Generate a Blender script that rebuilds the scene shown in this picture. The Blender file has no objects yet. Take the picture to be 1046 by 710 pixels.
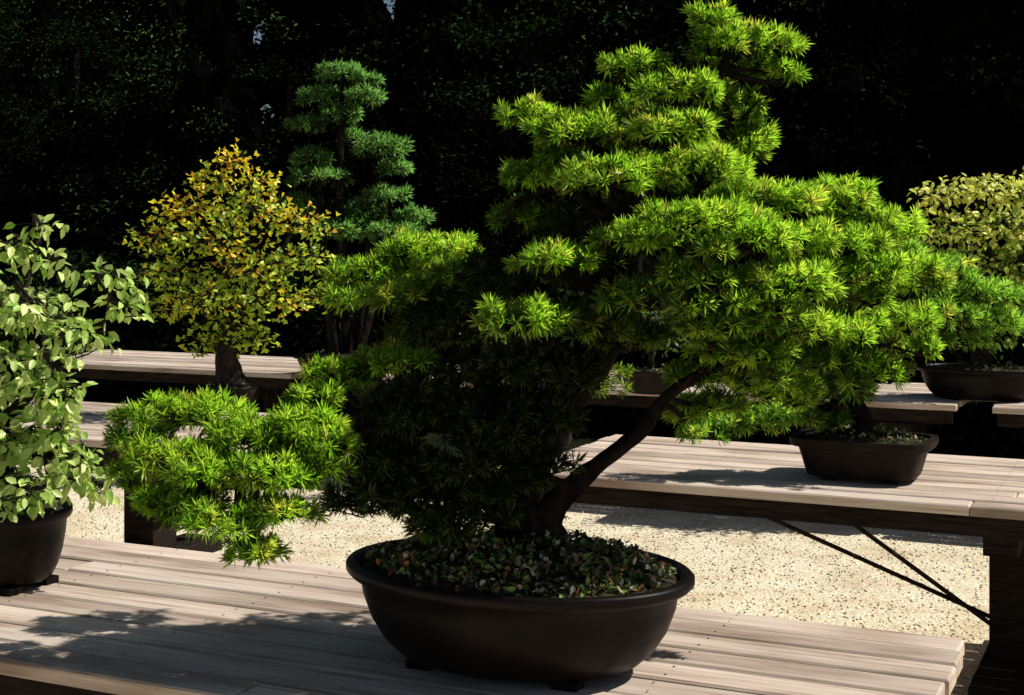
import bpy, math, numpy as np
from mathutils import Vector
rng=np.random.default_rng(7)
scene=bpy.context.scene
C25,S25=math.cos(math.radians(25)),math.sin(math.radians(25))
TOP=0.8   # table-top height
def rn(r,n,z=0.0): return np.array([C25*r+S25*n,-S25*r+C25*n,z])
def link(o,parent=None):
    scene.collection.objects.link(o)
    if parent is not None: o.parent=parent
    return o
def empty(name,loc=(0,0,0),rotz=0.0):
    e=bpy.data.objects.new(name,None); e.location=loc; e.rotation_euler=(0,0,rotz); e.empty_display_size=0.2
    return link(e)
def mesh(name,V,F,mat,cols=None,nrm=None,parent=None,smooth=False,loc=None,rotz=None):
    V=np.asarray(V,dtype=np.float32)
    me=bpy.data.meshes.new(name)
    if isinstance(F,np.ndarray):
        m,k=F.shape
        me.vertices.add(len(V)); me.vertices.foreach_set('co',V.ravel())
        me.loops.add(m*k); me.loops.foreach_set('vertex_index',F.astype(np.int32).ravel())
        me.polygons.add(m); me.polygons.foreach_set('loop_start',(np.arange(m)*k).astype(np.int32))
        me.update(calc_edges=True)
    else:
        me.from_pydata(V.tolist(),[],F)
    if cols is not None:
        a=me.color_attributes.new('Col','FLOAT_COLOR','POINT')
        c=np.ones((len(V),4),dtype=np.float32); c[:,:3]=cols
        a.data.foreach_set('color',c.ravel())
    if nrm is not None:
        a=me.attributes.new('Nrm','FLOAT_VECTOR','POINT'); a.data.foreach_set('vector',np.asarray(nrm,dtype=np.float32).ravel())
    if smooth: me.polygons.foreach_set('use_smooth',np.ones(len(me.polygons),dtype=bool))
    me.materials.append(mat)
    o=bpy.data.objects.new(name,me)
    if loc is not None: o.location=loc
    if rotz is not None: o.rotation_euler=(0,0,rotz)
    return link(o,parent)
# ---------------------------------------------------------------- materials
def newmat(name):
    m=bpy.data.materials.new(name); m.use_nodes=True
    nt=m.node_tree; nt.nodes.clear()
    out=nt.nodes.new('ShaderNodeOutputMaterial')
    return m,nt,out
def N(nt,t,**kw):
    n=nt.nodes.new(t)
    for k,v in kw.items():
        if k in n.inputs.keys(): n.inputs[k].default_value=v
        else: setattr(n,k,v)
    return n
def foliage_mat(name,transl=0.4,gloss=0.06,rough=0.4,usen=False):
    m,nt,out=newmat(name)
    a=N(nt,'ShaderNodeAttribute',attribute_name='Col')
    d=N(nt,'ShaderNodeBsdfDiffuse'); nt.links.new(a.outputs['Color'],d.inputs['Color']); last=d
    if usen:
        an=N(nt,'ShaderNodeAttribute',attribute_name='Nrm'); nt.links.new(an.outputs['Vector'],d.inputs['Normal'])
    if transl>0:
        t=N(nt,'ShaderNodeBsdfTranslucent'); nt.links.new(a.outputs['Color'],t.inputs['Color'])
        m1=N(nt,'ShaderNodeMixShader',Fac=transl); nt.links.new(d.outputs[0],m1.inputs[1]); nt.links.new(t.outputs[0],m1.inputs[2]); last=m1
    if gloss>0:
        g=N(nt,'ShaderNodeBsdfGlossy',Roughness=rough); g.inputs['Color'].default_value=(1,1,.85,1)
        m2=N(nt,'ShaderNodeMixShader',Fac=gloss); nt.links.new(last.outputs[0],m2.inputs[1]); nt.links.new(g.outputs[0],m2.inputs[2]); last=m2
    nt.links.new(last.outputs[0],out.inputs[0]); return m
def ramp(nt,fac,stops):
    r=nt.nodes.new('ShaderNodeValToRGB'); e=r.color_ramp.elements
    while len(e)<len(stops): e.new(0.5)
    for i,(p,c) in enumerate(stops): e[i].position=p; e[i].color=(*c,1)
    nt.links.new(fac,r.inputs[0]); return r
def noise_mat(name,stops,scale=10,detail=6,rough=0.8,bump=0.3,mapscale=(1,1,1),spec=0.3,dist=0.02,voro=None,coat=0):
    m,nt,out=newmat(name)
    tc=N(nt,'ShaderNodeTexCoord'); mp=N(nt,'ShaderNodeMapping'); mp.inputs['Scale'].default_value=mapscale
    nt.links.new(tc.outputs['Object'],mp.inputs[0])
    nz=N(nt,'ShaderNodeTexNoise',Scale=scale,Detail=detail); nt.links.new(mp.outputs[0],nz.inputs['Vector'])
    r=ramp(nt,nz.outputs['Fac'],stops)
    p=N(nt,'ShaderNodeBsdfPrincipled',Roughness=rough); p.inputs['Specular IOR Level'].default_value=spec
    p.inputs['Coat Weight'].default_value=coat; p.inputs['Coat Roughness'].default_value=0.12
    b=N(nt,'ShaderNodeBump',Strength=bump,Distance=dist)
    if voro:
        v=N(nt,'ShaderNodeTexVoronoi',Scale=voro); nt.links.new(tc.outputs['Object'],v.inputs['Vector'])
        mx=nt.nodes.new('ShaderNodeMix'); mx.data_type='RGBA'; mx.blend_type='MULTIPLY'; mx.inputs[0].default_value=0.75
        rv=ramp(nt,v.outputs['Color'],[(0,(.45,.42,.38)),(1,(1.15,1.12,1.1))])
        nt.links.new(r.outputs[0],mx.inputs[6]); nt.links.new(rv.outputs[0],mx.inputs[7]); nt.links.new(mx.outputs[2],p.inputs['Base Color'])
        nt.links.new(v.outputs['Distance'],b.inputs['Height']); b.invert=True
    else:
        nt.links.new(r.outputs[0],p.inputs['Base Color']); nt.links.new(nz.outputs['Fac'],b.inputs['Height'])
    nt.links.new(b.outputs[0],p.inputs['Normal']); nt.links.new(p.outputs[0],out.inputs[0]); return m
def plank_mat():
    m,nt,out=newmat('weathered_planks')
    tc=N(nt,'ShaderNodeTexCoord'); a=N(nt,'ShaderNodeAttribute',attribute_name='Col')
    ad=N(nt,'ShaderNodeVectorMath',operation='MULTIPLY_ADD'); ad.inputs[1].default_value=(31,17,23)
    nt.links.new(a.outputs['Color'],ad.inputs[0]); nt.links.new(tc.outputs['Object'],ad.inputs[2])
    mp=N(nt,'ShaderNodeMapping'); mp.inputs['Scale'].default_value=(1.3,42,42); nt.links.new(ad.outputs[0],mp.inputs[0])
    nz=N(nt,'ShaderNodeTexNoise',Scale=1.6,Detail=8,Roughness=0.65,Distortion=0.6); nt.links.new(mp.outputs[0],nz.inputs['Vector'])
    r=ramp(nt,nz.outputs['Fac'],[(0.28,(.20,.145,.11)),(0.42,(.64,.52,.43)),(0.6,(.78,.67,.57)),(0.8,(.86,.77,.68))])
    mp2=N(nt,'ShaderNodeMapping'); mp2.inputs['Scale'].default_value=(.9,3.5,3.5); nt.links.new(ad.outputs[0],mp2.inputs[0])
    n2=N(nt,'ShaderNodeTexNoise',Scale=2.2,Detail=5); nt.links.new(mp2.outputs[0],n2.inputs['Vector'])
    r2=ramp(nt,n2.outputs['Fac'],[(0.3,(.48,.41,.36)),(0.5,(.90,.85,.82)),(0.7,(1.0,1.0,1.0))])
    mx=nt.nodes.new('ShaderNodeMix'); mx.data_type='RGBA'; mx.blend_type='MULTIPLY'; mx.inputs[0].default_value=0.9
    nt.links.new(r.outputs[0],mx.inputs[6]); nt.links.new(r2.outputs[0],mx.inputs[7])
    sep=N(nt,'ShaderNodeSeparateColor'); nt.links.new(a.outputs['Color'],sep.inputs[0])
    mr=N(nt,'ShaderNodeMapRange'); mr.inputs['To Min'].default_value=0.68; mr.inputs['To Max'].default_value=1.08
    nt.links.new(sep.outputs[0],mr.inputs['Value'])
    hs=N(nt,'ShaderNodeHueSaturation'); nt.links.new(mx.outputs[2],hs.inputs['Color']); nt.links.new(mr.outputs[0],hs.inputs['Value'])
    p=N(nt,'ShaderNodeBsdfPrincipled',Roughness=0.8); p.inputs['Specular IOR Level'].default_value=0.15
    b=N(nt,'ShaderNodeBump',Strength=0.6,Distance=0.004); nt.links.new(nz.outputs['Fac'],b.inputs['Height'])
    nt.links.new(hs.outputs[0],p.inputs['Base Color']); nt.links.new(b.outputs[0],p.inputs['Normal']); nt.links.new(p.outputs[0],out.inputs[0])
    return m
M_plank=plank_mat()
M_frame=noise_mat('dark_timber',[(.3,(.008,.006,.005)),(.7,(.03,.022,.018))],scale=4,mapscale=(2,20,20),bump=.4,spec=.05)
M_metal=noise_mat('rusty_steel',[(.3,(.012,.009,.008)),(.7,(.04,.028,.02))],scale=30,rough=.7,spec=.1)
M_gravel=noise_mat('gravel_ground',[(.3,(.70,.58,.40)),(.5,(.86,.76,.56)),(.7,(.94,.86,.67))],scale=3,rough=.95,bump=.7,dist=.009,voro=70,spec=.1)
M_stone=foliage_mat('gravel_stones',transl=0,gloss=0)
M_lawn=noise_mat('shaded_lawn_soil',[(.3,(.005,.007,.004)),(.7,(.014,.018,.007))],scale=8,rough=1,bump=.8,dist=.03,spec=.02)  # near-black grass and soil, with the shade by the trees put into the colour
M_bark=noise_mat('pine_bark',[(.35,(.004,.003,.003)),(.6,(.014,.010,.008)),(.85,(.06,.04,.03))],scale=22,mapscale=(1,1,.45),rough=.9,bump=1,dist=.02,spec=.05)
M_bark2=noise_mat('grey_bark',[(.35,(.012,.010,.008)),(.7,(.04,.032,.027))],scale=25,rough=.9,bump=.7,dist=.01,spec=.1)
M_pot=noise_mat('dark_glazed_pot',[(.3,(.003,.002,.0018)),(.7,(.008,.005,.004))],scale=9,rough=.42,bump=.16,dist=.01,spec=.12,coat=.0)
M_pot2=noise_mat('brown_clay_pot',[(.3,(.008,.005,.004)),(.7,(.02,.012,.009))],scale=12,rough=.55,bump=.15,dist=.01,spec=.12)
M_soil=noise_mat('soil_moss',[(.35,(.010,.007,.005)),(.5,(.04,.028,.018)),(.62,(.03,.06,.012)),(.8,(.14,.10,.07))],scale=38,rough=.95,bump=1,dist=.02,spec=.1)
M_needle=foliage_mat('pine_needles',.30,.02,usen=True)
M_leaf=foliage_mat('broad_leaves',.38,.04,.45)
M_conif=foliage_mat('conifer_sprays',0,0)
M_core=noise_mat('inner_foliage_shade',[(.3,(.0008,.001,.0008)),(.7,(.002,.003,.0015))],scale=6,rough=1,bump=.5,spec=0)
# ---------------------------------------------------------------- geometry helpers
def norm(v): return v/np.maximum(np.linalg.norm(v,axis=-1,keepdims=True),1e-9)
def smooth_path(P,R,sub=5):
    P=np.array(P,float); R=np.array(R,float)
    Q=np.vstack([2*P[0]-P[1],P,2*P[-1]-P[-2]]); o=[];ro=[]
    for i in range(len(P)-1):
        p0,p1,p2,p3=Q[i],Q[i+1],Q[i+2],Q[i+3]
        for j in range(sub):
            t=j/sub
            o.append(.5*((2*p1)+(-p0+p2)*t+(2*p0-5*p1+4*p2-p3)*t*t+(-p0+3*p1-3*p2+p3)*t**3)); ro.append(R[i]*(1-t)+R[i+1]*t)
    o.append(P[-1]); ro.append(R[-1]); return np.array(o),np.array(ro)
class Acc:
    def __init__(s): s.V=[];s.F=[];s.n=0
    def add(s,V,F):
        s.V.append(np.asarray(V,float)); s.F+= [[i+s.n for i in f] for f in F]; s.n+=len(V)
    def tube(s,P,R,seg=9,rough=0.12,sub=5):
        P,R=smooth_path(P,R,sub); V=[];F=[]
        T=norm(np.gradient(P,axis=0)); ref=np.array([0.3,0.9,0.1])
        ph=rng.uniform(0,6.28)
        for i in range(len(P)):
            a=norm(np.cross(T[i],ref)); b=np.cross(T[i],a)
            for k in range(seg):
                th=2*math.pi*k/seg; rr=R[i]*(1+rough*math.sin(3*th+ph+i*.5)+rough*rng.uniform(-1,1))
                V.append(P[i]+rr*(math.cos(th)*a+math.sin(th)*b))
        for i in range(len(P)-1):
            for k in range(seg):
                k2=(k+1)%seg; F.append([i*seg+k,i*seg+k2,(i+1)*seg+k2,(i+1)*seg+k])
        F.append(list(range(seg))[::-1]); F.append([(len(P)-1)*seg+k for k in range(seg)])
        s.add(V,F)
    def box(s,x0,x1,y0,y1,z0,z1,bev=0.0):
        if bev<=0:
            V=[(x,y,z) for z in (z0,z1) for y in (y0,y1) for x in (x0,x1)]
            F=[[0,2,3,1],[4,5,7,6],[0,1,5,4],[2,6,7,3],[0,4,6,2],[1,3,7,5]]
        else:
            b=bev; V=[];
            for z,i in ((z0,0),(z1-b,0),(z1,b)):
                V+=[(x0+i,y0+i,z),(x1-i,y0+i,z),(x1-i,y1-i,z),(x0+i,y1-i,z)]
            F=[[3,2,1,0],[8,9,10,11]]
            for l in (0,4):
                for k in range(4): k2=(k+1)%4; F.append([l+k,l+k2,l+4+k2,l+4+k])
        s.add(V,F); return len(V)
    def make(s,name,mat,**kw): return mesh(name,np.vstack(s.V),s.F,mat,**kw)
# ---------------------------------------------------------------- tables
def table(r0,r1,n0,n1,legs,nplank=9,top=TOP,braces=(),legw=.15,seed=0):
    g=np.random.default_rng(seed)
    cr,cn=(r0+r1)/2,(n0+n1)/2
    e=empty('wooden_display_table',rn(cr,cn,0),math.radians(-25))
    A=Acc(); cols=[]; w=(n1-n0)/nplank
    for i in range(nplank):
        y0=n0-cn+i*w+.006; y1=y0+w-.014
        ends=[r0-cr+g.uniform(-.012,.012)]
        if r1-r0>2.5 and i%2==0: ends.append(g.uniform(-.3,.4)*(r1-r0)/2*1.0)
        ends.append(r1-cr+g.uniform(-.012,.012))
        for a,b in zip(ends[:-1],ends[1:]):
            dz=g.uniform(-.003,.003)
            k=A.box(a+.002,b-.002,y0,y1,top-.038+dz,top+dz,bev=.005)
            cols.append(np.tile(g.uniform(0,1,3),(k,1)))
    A.make('planks',M_plank,cols=np.vstack(cols),parent=e)
    B=Acc(); L=r1-cr; W=n1-cn
    B.box(-L+.03,L-.03,-W+.03,-W+.08,top-.12,top-.042); B.box(-L+.03,L-.03,W-.08,W-.03,top-.12,top-.042)
    x=-L+.12
    while x<L-.05:
        B.box(x-.03,x+.03,-W+.082,W-.082,top-.13,top-.043); x+=.62
    B.make('frame',M_frame,parent=e)
    Dn=Acc()
    x=-L+.12
    while x<L-.05:
        for i in range(nplank):
            for o in (.25,.75):
                cx=x+g.uniform(-.006,.006); cy=n0-cn+(i+o)*w
                Dn.add([(cx+.0035*math.cos(t),cy+.0035*math.sin(t),top+.0036) for t in np.linspace(0,6.283,7)[:-1]],[[0,1,2,3,4,5]])
        x+=.62
    Dn.make('nails',M_metal,parent=e)
    Lg=Acc()
    for (lr,ln) in legs:
        a,b=lr-cr,ln-cn; h=legw/2
        Lg.box(a-h,a+h,b-h,b+h,.08,top-.142,bev=.006)
        Lg.box(a-h-.03,a+h+.03,max(-W+.1,b-.5),min(W-.1,b+.5),.0,.078,bev=.008)
        Lg.box(a-h+.01,a+h-.01,b-h-.3,b-h-.001,top-.24,top-.144)
        Lg.box(a-h+.01,a+h-.01,b+h+.001,b+h+.3,top-.24,top-.144)
    Lg.make('legs',M_frame,parent=e)
    if braces:
        Br=Acc()
        for p,q in braces:
            p=np.array(p)-[cr,cn,0]; q=np.array(q)-[cr,cn,0]; Br.tube([p,(p+q)/2,q],[.011]*3,seg=6,rough=0,sub=1)
        Br.make('braces',M_metal,parent=e)
    return e
table(-4.9,-.47,2.55,3.73,[(-4.5,3.14),(-2.4,3.14),(-.95,3.14)],seed=1)
table(-2.62,1.6,5.58,6.88,[(-.62,6.22),(1.2,6.22)],seed=2,nplank=10,
      braces=[((-.67,6.16,.2),(-1.37,6.12,.67)),((-.67,6.28,.2),(-1.75,6.0,.67))])
table(-9.2,-4.62,5.58,6.88,[(-8.6,6.2),(-5.15,6.3)],seed=3,nplank=10,legw=.2)
table(-15.5,-10.8,8.95,10.2,[(-15,9.5),(-11.3,9.5)],seed=4,nplank=10)
table(-10.6,-6.0,8.95,10.2,[(-10,9.5),(-6.5,9.5)],seed=5,nplank=10)
table(-5.8,-1.2,8.95,10.2,[(-5.4,9.5),(-2.75,9.1),(-1.6,9.5)],seed=6,nplank=10,legw=.24)
table(-1.0,3.4,8.95,10.2,[(-.6,9.5),(3,9.5)],seed=7,nplank=10)
# ---------------------------------------------------------------- ground
def sheet(name,pts,mat,z): return mesh(name,[(*p[:2],z) for p in pts],[list(range(len(pts)))],mat)
sheet('gravel_ground',[(-150,-150),(150,-150),(150,150),(-150,150)],M_gravel,0)
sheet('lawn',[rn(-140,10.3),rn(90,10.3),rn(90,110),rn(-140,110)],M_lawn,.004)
ns=24000
r=rng.uniform(-8,2.2,ns); n=rng.uniform(3.6,9.6,ns)
P=np.stack([C25*r+S25*n,-S25*r+C25*n,np.full(ns,.003)],1)
s=rng.uniform(.004,.012,ns)
oct_=np.array([(1,0,0),(0,1,0),(-1,0,0),(0,-1,0),(0,0,.7),(0,0,-.7)],float)
th=rng.uniform(0,6.28,ns); ct,st=np.cos(th),np.sin(th)
O=np.zeros((ns,6,3)); jit=rng.uniform(.6,1.3,(ns,6))
O[:,:,0]=(oct_[:,0]*ct[:,None]-oct_[:,1]*st[:,None])*jit; O[:,:,1]=(oct_[:,0]*st[:,None]+oct_[:,1]*ct[:,None])*jit; O[:,:,2]=oct_[:,2]*jit
V=(P[:,None,:]+O*s[:,None,None]).reshape(-1,3)
of=np.array([(0,1,4),(1,2,4),(2,3,4),(3,0,4),(1,0,5),(2,1,5),(3,2,5),(0,3,5)])
F=(np.arange(ns)[:,None,None]*6+of[None]).reshape(-1,3)
cb=rng.uniform(.45,.95,(ns,1))*np.array([[1,.89,.69]])+rng.uniform(-.04,.04,(ns,3))
mesh('gravel_stones',V,F,M_stone,cols=np.repeat(np.clip(cb,0,1),6,axis=0))
# ---------------------------------------------------------------- foliage builders
def needles(P,D,nper,L,w,cols_base,cols_tip,spread=(12,92)):
    m=len(P)
    P=np.repeat(P,nper,0); D=np.repeat(norm(D),nper,0); k=len(P)
    rv=rng.normal(size=(k,3)); perp=norm(np.cross(D,rv))
    th=np.radians(rng.uniform(spread[0],spread[1],k))[:,None]
    d=D*np.cos(th)+perp*np.sin(th)
    ls=np.repeat(rng.uniform(.75,1.2,m),nper)
    ln=(L*ls*rng.uniform(.75,1.05,k))[:,None]
    base=P-D*(rng.uniform(0,.45,k)[:,None]*L)
    side=norm(np.cross(d,rng.normal(size=(k,3))))*w/2
    mid=base+d*ln*.6
    tip=base+d*ln
    V=np.stack([base,mid+side,tip,mid-side],1).reshape(-1,3)
    F=np.arange(k*4).reshape(-1,4)
    q=rng.uniform(.8,1.2,(k,1))
    cb=np.repeat(cols_base,nper,0)*q; ct=np.repeat(cols_tip,nper,0)*q
    c=np.stack([cb*.8,ct,ct,ct],1).reshape(-1,3)
    nn=np.repeat(norm(D*.5+d*.5+np.array([0,0,.6])+rng.normal(size=(k,3))*.12),4,0)
    return V,F,np.clip(c,0,.96),nn
def leaves(P,D,Nn,L,W,col,tmpl='oval',fold=.18):
    k=len(P); D=norm(D); S=norm(np.cross(D,Nn)); U=np.cross(S,D)
    ln=(L*rng.uniform(.6,1.15,k))[:,None]; wd=(W*rng.uniform(.7,1.15,k))[:,None]/2
    T={'oval':[(0,0),(.3,.9),(.68,.75),(1,0),(.68,-.75),(.3,-.9)],
       'fan':[(0,0),(.55,.75),(.95,1.0),(.85,0),(.95,-1.0),(.55,-.75)],
       'spray':[(0,0),(.25,.6),(.7,1.0),(1,0),(.6,-1.0),(.3,-.5)]}[tmpl]
    vs=[]
    for (a,b) in T:
        vs.append(P+D*ln*a+S*wd*b+U*(abs(b)*wd*fold*2 - a*a*ln*.12))
    V=np.stack(vs,1).reshape(-1,3)
    i=np.arange(k)[:,None]*6
    F=np.concatenate([i+np.array([[0,1,2,3]]),i+np.array([[0,3,4,5]])],0)
    return V,F,np.repeat(np.clip(col,0,.95),6,0)
def cards(P,D,Nn,L,W,col):
    k=len(P); D=norm(D); S=norm(np.cross(D,Nn)); ln=(L*rng.uniform(.5,1.2,k))[:,None]; wd=(W*rng.uniform(.6,1.2,k))[:,None]/2
    V=np.stack([P,P+D*ln*.5+S*wd,P+D*ln,P+D*ln*.45-S*wd],1).reshape(-1,3)
    return V,np.arange(k*4).reshape(-1,4),np.repeat(np.clip(col,0,.95),4,0)
def twigs(A,B,w0,w1):
    k=len(A); d=norm(B-A); a=norm(np.cross(d,rng.normal(size=(k,3)))); b=np.cross(d,a)
    vs=[]
    for (P,w) in ((A,w0),(B,w1)):
        for t in (0,2.094,4.189): vs.append(P+(a*math.cos(t)+b*math.sin(t))*w)
    V=np.stack(vs,1).reshape(-1,3); i=np.arange(k)[:,None]*6
    F=np.concatenate([i+np.array([[0,1,4,3]]),i+np.array([[1,2,5,4]]),i+np.array([[2,0,3,5]])],0)
    return V,F
def pad_points(c,rx,ry,rz,cnt,low=-.35,shell=(.7,1.05)):
    d=rng.normal(size=(cnt*3,3)); d=norm(d); d=d[d[:,2]>low+rng.uniform(-.2,.2,len(d))][:cnt]
    f=rng.uniform(shell[0],shell[1],len(d))[:,None]
    lob=1+.16*np.sin(d[:,0:1]*7+c[0]*31)+.14*np.sin(d[:,1:2]*8+c[2]*17)
    return c+d*f*lob*np.array([rx,ry,rz]),d
def mixcol(a,b,t): return np.array(a)[None]*(1-t)+np.array(b)[None]*t
def limbpts(paths):
    out=[]
    for P,R in paths:
        p,r=smooth_path(P,R,5); out.append(np.hstack([p,r[:,None]]))
    return np.vstack(out)
def pine(name,base,px,ppx,ppy,pads,paths,spacing,nper,L,w,pot=None,cA=(.30,.68,.02),cB=(.60,.96,.06),cY=(.88,.92,.10),depthk=.8,twr=.0016,low=-.45,bright=1.0):
    """tree-local drawing units: 1 unit = 1/px metre, origin at trunk foot"""
    e=empty(name,base)
    def W(x,y,d=0.0): return np.array([(x-ppx)/px,d,(ppy-y)/px])
    T=Acc(); wp=[]
    for pth in paths:
        P=[W(q[0],q[1],q[2]) for q in pth]; R=[q[3]/px for q in pth]
        T.tube(P,R,seg=11); wp.append((P,R))
    LP=limbpts(wp)
    allP=[];allD=[];TA=[];TB=[];tone=[]
    for q in pads:
        x,y,d,rx,rz=q[:5]; tn=q[5] if len(q)>5 else 1.0
        c=W(x,y,d); rx/=px; rz/=px; ry=rx*depthk
        area=4*math.pi*(((rx*ry)**1.6+(rx*rz)**1.6+(ry*rz)**1.6)/3)**(1/1.6)
        cnt=max(8,int(area*.8/spacing**2))
        p,dd=pad_points(c,rx,ry,rz,cnt,low=low)
        p2,dd2=pad_points(c,rx*.6,ry*.6,rz*.55,cnt//7,low=-1)
        p=np.vstack([p,p2]); dd=np.vstack([dd,dd2])
        allP.append(p); allD.append(dd*np.array([1,1,.8])+np.array([0,0,.45])+rng.normal(size=p.shape)*.3)
        # shade under a pad is painted in: needle colour darkens towards its underside
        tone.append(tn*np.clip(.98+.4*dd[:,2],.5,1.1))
        j=np.argmin(np.linalg.norm(LP[:,:3]-c,axis=1)+np.maximum(0,LP[:,2]-c[2])*.8)
        a=LP[j,:3]; r0=min(LP[j,3]*.6,.02*421/px*1.0+.006)
        cb=c-np.array([0,0,rz*.5]); ln=np.linalg.norm(cb-a)
        if ln>.03:
            mid=(a+cb)/2+rng.normal(size=3)*ln*.09+np.array([0,0,-ln*.05])
            T.tube([a,mid,cb],[r0,r0*.75,r0*.4],seg=6,sub=4)
        nb=max(4,int(cnt/14)); bd=norm(rng.normal(size=(nb,3)))*np.array([rx,ry,rz*.5])*rng.uniform(.4,.7,(nb,1)); hub=cb+bd
        for h in hub:
            T.tube([cb,(cb+h)/2+rng.normal(size=3)*rx*.06,h],[r0*.4+.001,r0*.3+.001,.0018],seg=4,sub=2)
        k=np.argmin(((p[:,None]-hub[None])**2).sum(2),axis=1)
        TA.append(hub[k]); TB.append(p)
    T.make('trunk',M_bark,parent=e,smooth=True)
    P=np.vstack(allP); D=np.vstack(allD); tone=np.concatenate(tone)[:,None]
    V,F=twigs(np.vstack(TA),P,twr*1.2,twr); mesh('twigs',V,F,M_bark,parent=e)
    k=len(P); t=rng.uniform(0,1,(k,1)); col=mixcol(cA,cB,t); y=(rng.uniform(0,1,(k,1))>.88)*rng.uniform(.2,.8,(k,1))
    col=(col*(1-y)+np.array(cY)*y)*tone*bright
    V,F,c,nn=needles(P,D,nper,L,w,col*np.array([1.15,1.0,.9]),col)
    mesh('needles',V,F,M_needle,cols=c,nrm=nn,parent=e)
    if pot: pot(e)
    return e,k
def make_pot(parent,loc,a,b,h,prof,expo=2.0,mat=None,rotz=-25,feet=False,soil_h=.03,litter=0,seg=72,lsize=.020):
    mat=mat or M_pot
    rz=math.radians(rotz)
    def ring(fa,z,inset=0):
        out=[]
        for k in range(seg):
            t=2*math.pi*k/seg; c,s=math.cos(t),math.sin(t)
            x=(a*fa-inset)*math.copysign(abs(c)**(2/expo),c); y=(b*fa-inset)*math.copysign(abs(s)**(2/expo),s)
            out.append((x,y,z))
        return out
    V=[];F=[];lv=0
    for f,z,ins in prof: V+=ring(f,z*h,ins); lv+=1
    for i in range(lv-1):
        for k in range(seg):
            k2=(k+1)%seg; F.append([i*seg+k,i*seg+k2,(i+1)*seg+k2,(i+1)*seg+k])
    F.append(list(range(seg))[::-1])
    mesh('pot',V,F,mat,parent=parent,loc=loc,rotz=rz,smooth=(expo<3))
    V=[];F=[];nr=12
    for i in range(nr):
        fr=1-i/nr
        for (x,y,z) in ring(.97*fr,0,.012*fr): V.append((x,y,h*.93+soil_h*(1-fr**2)+rng.uniform(-.004,.004)*(i>0)))
    for i in range(nr-1):
        for k in range(seg):
            k2=(k+1)%seg; F.append([i*seg+k,i*seg+k2,(i+1)*seg+k2,(i+1)*seg+k])
    F.append([(nr-1)*seg+k for k in range(seg)])
    mesh('soil',V,F,M_soil,parent=parent,loc=loc,rotz=rz,smooth=True)
    if feet:
        A=Acc()
        for sx in (-1,1):
            for sy in (-1,1): A.box(sx*a*.45-.03,sx*a*.45+.03,sy*b*.42-.025,sy*b*.42+.025,-.02,.0)
        A.make('pot_feet',mat,parent=parent,loc=loc,rotz=rz)
    if litter:
        t=rng.uniform(0,6.283,litter); q=np.sqrt(rng.uniform(0,.9,litter))
        x=a*q*np.cos(t)*.95; y=b*q*np.sin(t)*.95; z=h*.93+soil_h*(1-q**2)+rng.uniform(0,.02,litter)+.015*np.sin(x*23)*np.sin(y*29+1)
        P=np.stack([x,y,z],1)
        ch=rng.integers(0,8,litter); pal=np.array([(.48,.18,.07),(.85,.72,.55),(.16,.34,.05),(.18,.10,.05),(.05,.035,.02),(.08,.14,.03),(.3,.46,.08),(.04,.05,.02)])
        V,F,c=leaves(P,rng.normal(size=(litter,3))*[1,1,.8]+[0,0,.4],rng.normal(size=(litter,3))*.7+[0,0,1],lsize,lsize*.65,pal[ch]*rng.uniform(.4,1.2,(litter,1)))
        mesh('leaf_litter',V,F,M_leaf,cols=c,parent=parent,loc=loc,rotz=rz)
ROUND=[(.66,0,0),(.74,.06,0),(.82,.2,0),(.89,.4,0),(.94,.65,0),(.955,.82,0),(1.02,.86,0),(1.045,.91,0),(1.045,.97,0),(1.03,1.0,0),(.99,1.0,0),(.965,.98,0),(.95,.9,0)]
RECT=[(.82,0,0),(.84,.08,0),(.90,.45,0),(.95,.74,0),(1.05,.78,0),(1.08,.86,0),(1.08,1.0,0),(.96,1.0,0),(.95,.9,0)]
# ---------------------------------------------------------------- main pine bonsai
bx,by=.04,3.42
e_base=np.array([bx,by,1.075])
lit=[(748,48,0,40,20),(730,22,0,24,12),(788,42,0,24,13),(790,72,.03,22,10),(645,68,0,30,12),(690,95,-.05,46,18),(742,108,.05,32,24),(622,98,.05,20,9),
(538,116,.05,28,13),(588,138,-.05,48,18),(665,138,-.1,54,18),(762,145,.05,28,16),
(552,178,0,38,17),(620,185,-.18,54,20),(700,176,-.16,50,20),(755,200,-.05,40,20),
(690,228,-.28,56,18),(638,243,-.3,36,16),(790,207,-.1,44,18),(848,204,0,46,20),(908,235,.05,38,20),(745,245,-.3,48,18),(825,248,-.15,45,18),
(865,280,-.12,50,20),(775,288,-.3,52,19),(700,282,-.3,44,16),(928,283,.05,36,20),(650,298,-.28,40,15,.8),
(562,262,-.28,34,13),(530,316,-.34,42,15),(720,322,-.27,46,16,.9),
(872,330,.02,44,18),(890,378,.0,28,18),(922,328,0,30,18),(745,352,-.18,46,16,.9),(808,328,-.22,44,17),(712,385,.05,30,14,.8),(800,398,.1,45,14),(845,368,.02,36,16),(730,418,.15,36,13,.9),(770,382,-.05,38,14,.9),
(430,258,.28,58,16),(370,280,.25,44,14),(465,280,.1,38,14,.8),(345,305,.2,28,10),(415,300,.1,44,12,.8),
(345,382,0,42,15),(405,368,.0,42,14),(330,400,-.08,28,11),
(155,422,.05,38,16),(128,448,.05,24,12),(215,422,0,44,17),(180,458,-.1,44,17),(270,434,-.12,46,19),(235,468,-.2,44,17),(320,426,-.15,38,18),(298,465,-.25,42,18),(182,497,-.15,28,12),(255,505,-.3,40,15),(335,460,-.2,36,17),(288,530,-.3,28,11),(215,495,-.2,32,14),(350,440,-.22,28,14),(135,475,-.02,22,11),(310,498,-.28,30,13)]
g2=np.random.default_rng(21)
sat=[]
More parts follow.
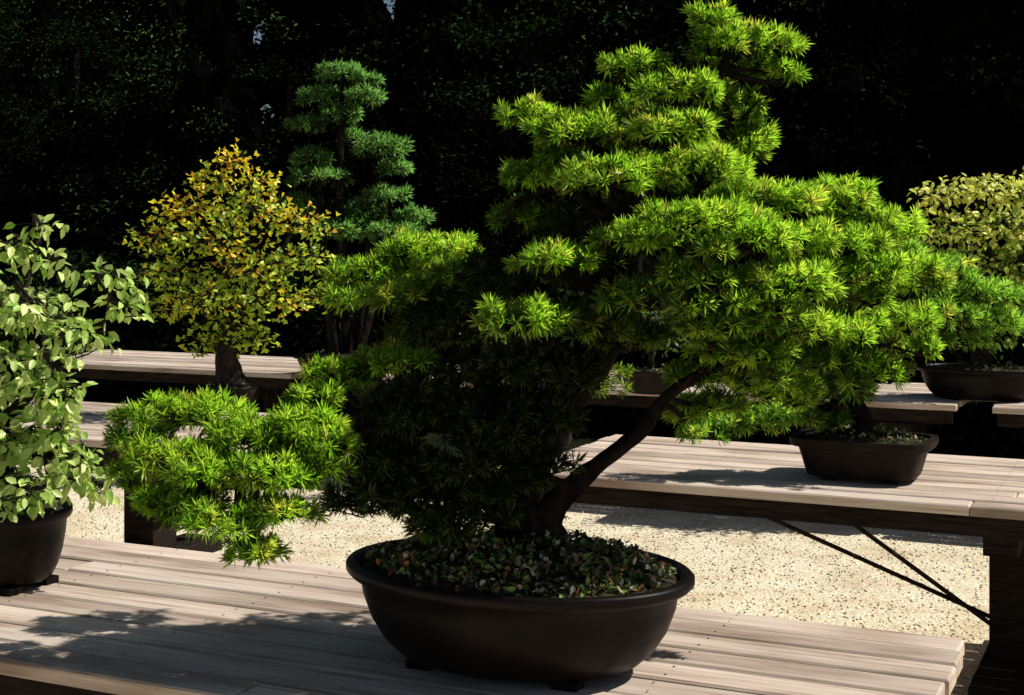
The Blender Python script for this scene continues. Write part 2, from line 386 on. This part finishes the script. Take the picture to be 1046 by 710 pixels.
for q in lit:   # smaller satellite clumps break up the pads
    for _ in range(2 if q[3]>43 else 1):
        sat.append((q[0]+g2.uniform(-.95,.95)*q[3],q[1]+g2.uniform(-.3,1.5)*q[4],q[2]+g2.uniform(-.06,.06),q[3]*g2.uniform(.3,.5),q[4]*g2.uniform(.5,.8),(q[5] if len(q)>5 else 1)*g2.uniform(.7,1.05)))
shade_pads=[(527,222,.1,30,18,.6),(600,325,-.2,42,16,.4),(640,340,-.1,40,16,.35),(450,335,.1,56,30,.2),(500,300,.05,45,36,.15),(480,395,-.05,60,34,.1),(420,420,-.05,55,32,.12),  # inner crown pads; their low tone paints the crown's shade into the needles
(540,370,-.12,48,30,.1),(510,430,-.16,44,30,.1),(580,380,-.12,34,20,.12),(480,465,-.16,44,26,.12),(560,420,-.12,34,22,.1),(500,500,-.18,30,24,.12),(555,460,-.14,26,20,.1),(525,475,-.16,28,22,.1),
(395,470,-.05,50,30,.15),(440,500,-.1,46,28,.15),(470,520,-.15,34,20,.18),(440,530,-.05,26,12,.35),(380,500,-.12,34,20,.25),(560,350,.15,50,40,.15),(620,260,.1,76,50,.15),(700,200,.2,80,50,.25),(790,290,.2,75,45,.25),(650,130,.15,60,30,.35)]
paths=[[(548,580,0,44),(545,555,0,34),(536,500,.02,27),(545,450,.04,25),(578,400,.05,23),(612,360,.03,21),(632,300,0,18),(655,225,0,14),(690,150,0,10),(730,85,0,6),(748,40,0,3)],
[(545,540,0,20),(575,498,-.04,12),(615,465,-.05,8),(652,435,-.04,8),(690,395,.0,6),(780,350,0,5),(860,320,-.03,4)],
[(540,460,.03,18),(490,435,0,14),(420,425,-.03,11),(350,445,-.08,9),(270,462,-.1,7),(190,465,-.05,4),(140,455,0,2.5)],
[(600,370,.04,14),(540,330,.08,11),(480,310,.14,8),(400,298,.2,5),(350,306,.2,3)],
[(632,300,0,12),(690,285,-.1,9),(760,265,-.12,7),(840,250,-.03,5),(890,260,.03,3)],
[(645,250,0,10),(610,215,0,8),(570,190,.02,5),(520,210,.08,3)],[(670,190,0,8),(620,160,0,6),(565,135,.02,3)],
[(545,480,0,10),(500,495,-.05,7),(440,500,-.02,5),(400,490,0,3)]]
def mp(e): make_pot(e,(-.03,-.06,TOP-e_base[2]+.02),.41,.30,.215,ROUND,mat=M_pot,feet=True,soil_h=.055,litter=3200)
e,k=pine('pine_bonsai',e_base,421,540,550,lit+sat+shade_pads,paths,.031,34,.034,.0037,pot=mp)
print('main tufts',k)
A=Acc()
for t in np.linspace(0,6.28,9)[:-1]:
    c,s=math.cos(t+.3),math.sin(t+.3)
    A.tube([(.015+.03*c,.03*s,-.01),(.015+.10*c,.08*s,-.055),(.015+.17*c,.13*s,-.085)],[.035,.022,.008],seg=7)
A.make('surface_roots',M_bark,parent=e,smooth=True)
# ---------------------------------------------------------------- pine in rectangular pot (second row)
def mp2(e): make_pot(e,(0,0,TOP-.985+.02),.27,.19,.155,RECT,expo=5,mat=M_pot2,feet=True,soil_h=.03,litter=400)
pads=[(960,275,0,38,14),(925,255,.05,26,12),(995,295,-.05,38,14),(1015,325,0,30,14),(950,318,-.1,44,16),(905,315,0,28,14),(930,345,.05,26,10),(985,345,0,28,9),(890,350,-.1,30,16,.8),(905,375,-.05,24,12,.7),
 (800,420,.0,44,13),(845,425,.05,34,11),(755,430,0,34,10),(705,415,0,28,12),(715,438,-.05,28,8),(810,395,.1,34,14,.8),(860,395,-.05,34,16,.7),(900,300,.1,30,20,.6)]
paths=[[(883,450,0,13),(882,425,0,10),(872,395,0,8),(885,350,0,7),(910,310,0,5),(950,290,0,3)],[(875,400,0,7),(840,415,0,5),(780,430,0,4),(710,432,0,2.5)],[(890,345,0,5),(940,335,0,4),(1005,330,0,2)]]
pine('pine_bonsai',(1.48,5.98,.985),243,883,440,pads,paths,.042,30,.046,.0048,pot=mp2,cA=(.24,.58,.03),cB=(.50,.90,.09))
def mp3(e): make_pot(e,(0,0,TOP-.945+.002),.14,.11,.14,ROUND,mat=M_pot,soil_h=.02,litter=60)
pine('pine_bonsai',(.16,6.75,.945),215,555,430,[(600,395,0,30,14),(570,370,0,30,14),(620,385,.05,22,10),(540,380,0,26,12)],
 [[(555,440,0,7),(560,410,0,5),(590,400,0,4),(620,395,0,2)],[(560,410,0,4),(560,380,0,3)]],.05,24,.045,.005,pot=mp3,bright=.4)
def mp4(e): make_pot(e,(0,0,TOP-.95+.002),.42,.26,.14,ROUND,mat=M_pot,soil_h=.03,litter=100)
pads=[(350,75,0,24,10),(375,82,0,14,7),(330,98,.1,24,9),(374,102,-.1,20,9),(350,118,0,22,9),(392,152,0,24,13),(320,162,0,22,9),(402,172,.1,18,8),(330,182,-.1,26,8),(395,200,0,22,8),(306,208,0,20,8),(372,215,.1,26,9),(345,235,0,34,10),(400,238,0,34,10),(360,142,.1,14,8),(312,128,0,16,7),(422,222,0,20,8)]
paths=[[(355,365,0,6),(352,300,0,5),(348,200,0,4),(350,120,0,3),(350,80,0,2)],[(362,365,.1,5),(372,290,.1,4),(380,210,.1,3.5),(386,150,.05,2)],[(345,365,-.1,5),(335,280,-.1,4),(330,210,-.1,3.5),(324,160,0,2)],[(368,365,-.1,4),(385,300,0,3.5),(398,240,0,3),(398,190,0,2)]]
pine('pine_bonsai',(-1.22,10.5,.95),138,355,363,pads,paths,.055,22,.07,.008,pot=mp4,cA=(.13,.34,.05),cB=(.27,.58,.11),cY=(.3,.5,.08),twr=.004)
# ---------------------------------------------------------------- broadleaf bonsai
def broad(name,base,px,ppx,ppy,pads,paths,dens,L,W,palette,tmpl='oval',hang=.6,pot=None,mat=None,depthk=.85,shell=(.35,1.12)):
    e=empty(name,base)
    def Wd(x,y,d=0.0): return np.array([(x-ppx)/px,d,(ppy-y)/px])
    T=Acc(); wp=[]
    for pth in paths:
        P=[Wd(q[0],q[1],q[2]) for q in pth]; R=[q[3]/px for q in pth]; T.tube(P,R,seg=9); wp.append((P,R))
    LP=limbpts(wp); PP=[];DD=[];TA=[]
    zmin=min((ppy-q[1])/px for q in pads); zmax=max((ppy-q[1])/px for q in pads)
    for q in pads:
        c=Wd(q[0],q[1],q[2]); rx=q[3]/px; rz=q[4]/px; ry=rx*depthk
        cnt=int(dens*(rx*rz)*math.pi*2.2)
        p,d=pad_points(c,rx,ry,rz,cnt,low=-1,shell=shell)
        PP.append(p); DD.append(d)
        j=np.argmin(np.linalg.norm(LP[:,:3]-c,axis=1)); a=LP[j,:3]
        T.tube([a,(a+c)/2+rng.normal(size=3)*.03,c],[min(.012,LP[j,3]*.6),.007,.004],seg=5,sub=3)
        nb=max(5,cnt//22); hub=c+norm(rng.normal(size=(nb,3)))*np.array([rx,ry,rz])*rng.uniform(.4,.85,(nb,1))
        for h in hub: T.tube([c,(c+h)/2+rng.normal(size=3)*.015,h],[.004,.003,.0015],seg=4,sub=2)
        TA.append(hub[np.argmin(((p[:,None]-hub[None])**2).sum(2),axis=1)])
    T.make('trunk',M_bark2,parent=e,smooth=True)
    P=np.vstack(PP); d=np.vstack(DD); A_=np.vstack(TA); V,F=twigs(A_,P,.0014,.0009); mesh('twigs',V,F,M_bark2,parent=e)
    k=len(P); D=d*.6+rng.normal(size=(k,3))*.55+np.array([0,0,-hang]); Nn=rng.normal(size=(k,3))*.55+d*.4+np.array([0,0,.9])
    hz=(P[:,2]-zmin)/(zmax-zmin+1e-6)
    col=palette(P,hz,k)
    V,F,c=leaves(P,D,Nn,L,W,col,tmpl); mesh('leaves',V,F,mat or M_leaf,cols=c,parent=e)
    if pot: pot(e)
    return e
def palA(P,h,k):
    t=rng.uniform(0,1,(k,1)); return mixcol((.26,.50,.05),(.84,.94,.34),t)
def potA(e): make_pot(e,(0,0,TOP-1.02+.02),.19,.17,.21,ROUND,mat=M_pot,feet=True,soil_h=.03,litter=150)
padsA=[(38,238,0,20,9),(12,258,0,28,12),(40,275,0,30,10),(95,288,.05,34,11),(122,318,0,26,16),(45,320,-.1,44,18),(-10,330,0,50,40),(85,350,-.1,34,20),(20,380,-.1,46,28),(-50,400,0,60,60),(70,405,-.15,30,24),(55,445,-.1,38,24),(10,450,-.1,45,30),(85,475,-.1,30,24),(35,497,-.15,40,22),(-20,490,0,45,35),(102,500,-.05,18,18)]
pathsA=[[(-5,545,0,14),(0,500,0,12),(-8,440,0,10),(5,370,0,8),(20,300,0,5),(35,250,0,3)],[(-5,440,0,7),(40,400,-.05,5),(85,350,0,3),(118,320,0,2)],[(0,480,0,6),(45,470,-.04,4),(85,490,-.05,3)],[(0,400,0,6),(-40,380,0,4),(-60,350,0,3)]]
broad('broadleaf_bonsai',(-1.47,4.12,1.02),354,0,528,padsA,pathsA,2400,.042,.028,palA,hang=.7,pot=potA)
def palG(P,h,k):
    g=mixcol((.18,.36,.03),(.72,.82,.05),rng.uniform(0,1,(k,1))); y=mixcol((.95,.86,.04),(.92,.44,.03),rng.uniform(0,1,(k,1))**1.9)
    ch=(rng.uniform(0,1,k)<np.clip(-.22+h*.9+.4*np.sin(P[:,0]*9+1)*np.sin(P[:,2]*11),.06,.92))[:,None]
    return np.where(ch,y,g)
def potG(e): make_pot(e,(0,0,TOP-.97+.015),.17,.14,.155,ROUND,mat=M_pot,soil_h=.02,litter=50)
padsG=[(243,168,0,16,12),(218,188,.05,22,12),(268,192,0,22,11),(190,216,0,28,13),(262,218,-.1,36,16),(166,248,0,24,14),(312,232,0,26,14),(235,248,-.15,38,16),(182,282,-.05,32,16),(265,278,-.1,36,18),(308,268,0,28,14),(228,306,-.1,40,16),(290,310,0,36,16),(176,318,0,24,12),(240,335,0,30,12),(215,355,0,22,12),(262,352,0,20,10)]
pathsG=[[(240,400,0,16),(236,365,0,11),(240,320,0,7),(235,260,0,5),(242,190,0,2)],[(237,350,0,6),(205,310,0,4),(185,260,0,2)],[(240,335,0,6),(275,290,0,4),(300,245,0,2)]]
broad('ginkgo_bonsai',(-1.62,8.1,.97),179,236,398,padsG,pathsG,2000,.034,.038,palG,tmpl='fan',hang=.1,pot=potG,shell=(.4,1.4))
def palY(P,h,k):
    y=mixcol((.78,.84,.09),(.95,.94,.30),rng.uniform(0,1,(k,1))); g=mixcol((.16,.34,.03),(.48,.70,.08),rng.uniform(0,1,(k,1)))
    return np.where((rng.uniform(0,1,k)<np.clip(h*1.3-.25,.06,.95))[:,None],y,g)
def potY(e): make_pot(e,(0,0,TOP-.97+.002),.38,.26,.2,ROUND,mat=M_pot,soil_h=.03,litter=80)
padsY=[(962,200,0,28,12),(1000,195,0,30,14),(1045,198,0,32,16),(965,232,-.1,34,16),(1020,232,-.1,42,18),(1070,240,0,30,25),(985,265,0,44,18),(1040,275,0,40,20),(1000,305,0,44,18),(1050,320,0,34,22),(1010,345,0,30,14)]
pathsY=[[(1000,385,0,12),(1003,340,0,9),(1010,290,0,7),(1005,240,0,5),(1000,205,0,3)],[(1008,300,0,6),(1045,260,0,4),(1060,230,0,2)],[(1005,290,0,5),(975,250,0,3),(962,210,0,2)]]
broad('broadleaf_bonsai',(2.95,8.95,.97),162,1001,380,padsY,pathsY,1900,.048,.032,palY,hang=.1,pot=potY,shell=(.35,1.3))
def palD(P,h,k): return mixcol((.05,.10,.02),(.20,.34,.05),rng.uniform(0,1,(k,1)))
for (x,y,sc) in ((.90,9.25,1.0),(1.80,9.05,1.15),(-.2,9.9,.9),(-3.6,10.9,1.2)):
    def pp(e,sc=sc): make_pot(e,(0,0,-.15),.2*sc,.15*sc,.15,ROUND,mat=M_pot2,soil_h=.02,litter=30)
    broad('potted_shrub',(x,y,TOP+.155),100,0,0,[(0,-30,0,22*sc,12*sc),(12,-20,.05,18,10),(-14,-22,0,16,9),(4,-42,0,14,8)],[[(0,2,0,2.5),(1,-15,0,2),(0,-35,0,1)]],900,.04,.025,palD,pot=pp,hang=.2)
# ---------------------------------------------------------------- background conifers
def conifers():
    g=np.random.default_rng(5); PV=[];PF=[];PC=[];off=0; core=Acc(); tr=Acc()
    trees=[]
    r=-22.
    while r<8:
        h=g.uniform(5.8,8.2)
        if abs(r+9.2)<.7 : h=4.0
        if abs(r+13.6)<.7: h=4.9
        trees.append((r+g.uniform(-.35,.35),15.6+g.uniform(-1.0,1.0),h,1.35*g.uniform(.8,1.25),1)); r+=1.35
    r=-30.
    while r<9:
        h=g.uniform(9,11.5)
        if abs(r+11.4)<.9: h=4.4
        if abs(r+17.1)<.9: h=5.4
        trees.append((r+g.uniform(-.3,.3),19.5+g.uniform(-.7,.7),h,1.85*g.uniform(.85,1.15),0)); r+=1.6
    for (r,n,h,R,near) in trees:
        b=rn(r,n,0)
        prof=lambda t:R*np.clip(1.15*(1-t)**.62*(.55+.9*min(t*4,1)*.5),.02,2)
        V=[];F=[];L=22;S=14
        for i in range(L):
            t=i/(L-1)
            for k in range(S):
                a=6.283*k/S; q=prof(t)*(.5 if near else .65)*g.uniform(.4,1.4); V.append((b[0]+q*math.cos(a),b[1]+q*math.sin(a),.25+t*(h-1.1)))
        for i in range(L-1):
            for k in range(S):
                k2=(k+1)%S; F.append([i*S+k,i*S+k2,(i+1)*S+k2,(i+1)*S+k])
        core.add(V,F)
        tr.tube([b,b+[0,0,h*.5],b+[g.uniform(-.1,.1),0,h*.97]],[.16,.11,.02],seg=8)
        nb=int(h*(15 if near else 13)); m=120 if near else 60
        lightf=g.uniform(.15,1.5)
        for _ in range(nb):
            t=g.uniform(.0,1)**1.05; a=g.uniform(0,6.283); q=prof(t)*g.uniform(.5,1.4)
            c=b+np.array([q*math.cos(a),q*math.sin(a),.2+t*(h-.2)])
            ax=np.array([math.cos(a),math.sin(a),-.25])
            u=g.uniform(-1,1,(m,1)); sz=.34+.3*(1-t)
            p=c+ax*u*sz*.8+g.normal(size=(m,3))*np.array([.15,.15,.08])*(1.1 if near else 1.6)
            D=ax+g.normal(size=(m,3))*.55; Nn=g.normal(size=(m,3))*.5+[0,0,1]
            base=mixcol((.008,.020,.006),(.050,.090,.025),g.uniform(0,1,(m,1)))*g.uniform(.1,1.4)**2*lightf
            s=.075 if near else .17
            v,f,cc=cards(p,D,Nn,s,s*.42,base)
            PV.append(v);PF.append(f+off);PC.append(cc);off+=len(v)
    e=empty('conifer_tree_line',rn(-8,17,0))
    mesh('sprays',np.vstack(PV)-np.array(e.location),np.vstack(PF),M_conif,cols=np.vstack(PC),parent=e)
    core.V=[v-np.array(e.location) for v in core.V]; tr.V=[v-np.array(e.location) for v in tr.V]
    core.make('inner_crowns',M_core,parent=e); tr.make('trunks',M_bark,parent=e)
    print('conifer verts',off)
conifers()
cnt=22000; rr=rng.uniform(-20,5,cnt); hh=1.35+.15*np.sin(rr*2.1)+.1*np.sin(rr*5.3)
face=rng.uniform(0,1,cnt); nn=np.where(face<.55,12.3+rng.normal(size=cnt)*.06,rng.uniform(12.3,13.2,cnt)); zz=np.where(face<.55,rng.uniform(0.02,1,cnt)*hh,hh+rng.normal(size=cnt)*.05)
P=np.stack([C25*rr+S25*nn,-S25*rr+C25*nn,zz],1)
V,F,c=cards(P,rng.normal(size=(cnt,3)),rng.normal(size=(cnt,3))+[0,-.6,.6],.10,.06,mixcol((.006,.012,.004),(.018,.032,.009),rng.uniform(0,1,(cnt,1))))
eh=empty('hedge',(0,0,0)); mesh('hedge_leaves',V,F,M_conif,cols=c,parent=eh)
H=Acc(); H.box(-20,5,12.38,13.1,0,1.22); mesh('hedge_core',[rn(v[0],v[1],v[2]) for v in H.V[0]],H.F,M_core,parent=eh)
# ---------------------------------------------------------------- light
el=math.radians(50); sx,sy=.999,-.03; az=math.atan2(sx,sy)
d=Vector((math.sin(az)*math.cos(el),math.cos(az)*math.cos(el),math.sin(el)))
sl=bpy.data.lights.new('sun','SUN'); sl.energy=5; sl.angle=math.radians(.5); sl.color=(1,.97,.88)
so=bpy.data.objects.new('sun',sl); so.rotation_euler=d.to_track_quat('Z','Y').to_euler(); so.location=(10,10,20); link(so)
w=bpy.data.worlds.new('World'); scene.world=w; w.use_nodes=True; nt=w.node_tree
bg=nt.nodes['Background']; sk=nt.nodes.new('ShaderNodeTexSky'); sk.sky_type='NISHITA'; sk.sun_disc=False; sk.sun_elevation=el; sk.sun_rotation=az
nt.links.new(sk.outputs[0],bg.inputs[0]); bg.inputs[1].default_value=.05
scene.view_settings.view_transform='Standard'; scene.view_settings.look='None'; scene.view_settings.exposure=0
cam=bpy.data.cameras.new('camera'); co=bpy.data.objects.new('camera',cam); link(co); co.location=(0,0,1.8); co.rotation_euler=(math.radians(90),0,0)
cam.lens=50; cam.sensor_width=36; cam.shift_y=-.105; cam.clip_end=500; cam.clip_start=.05
scene.camera=co
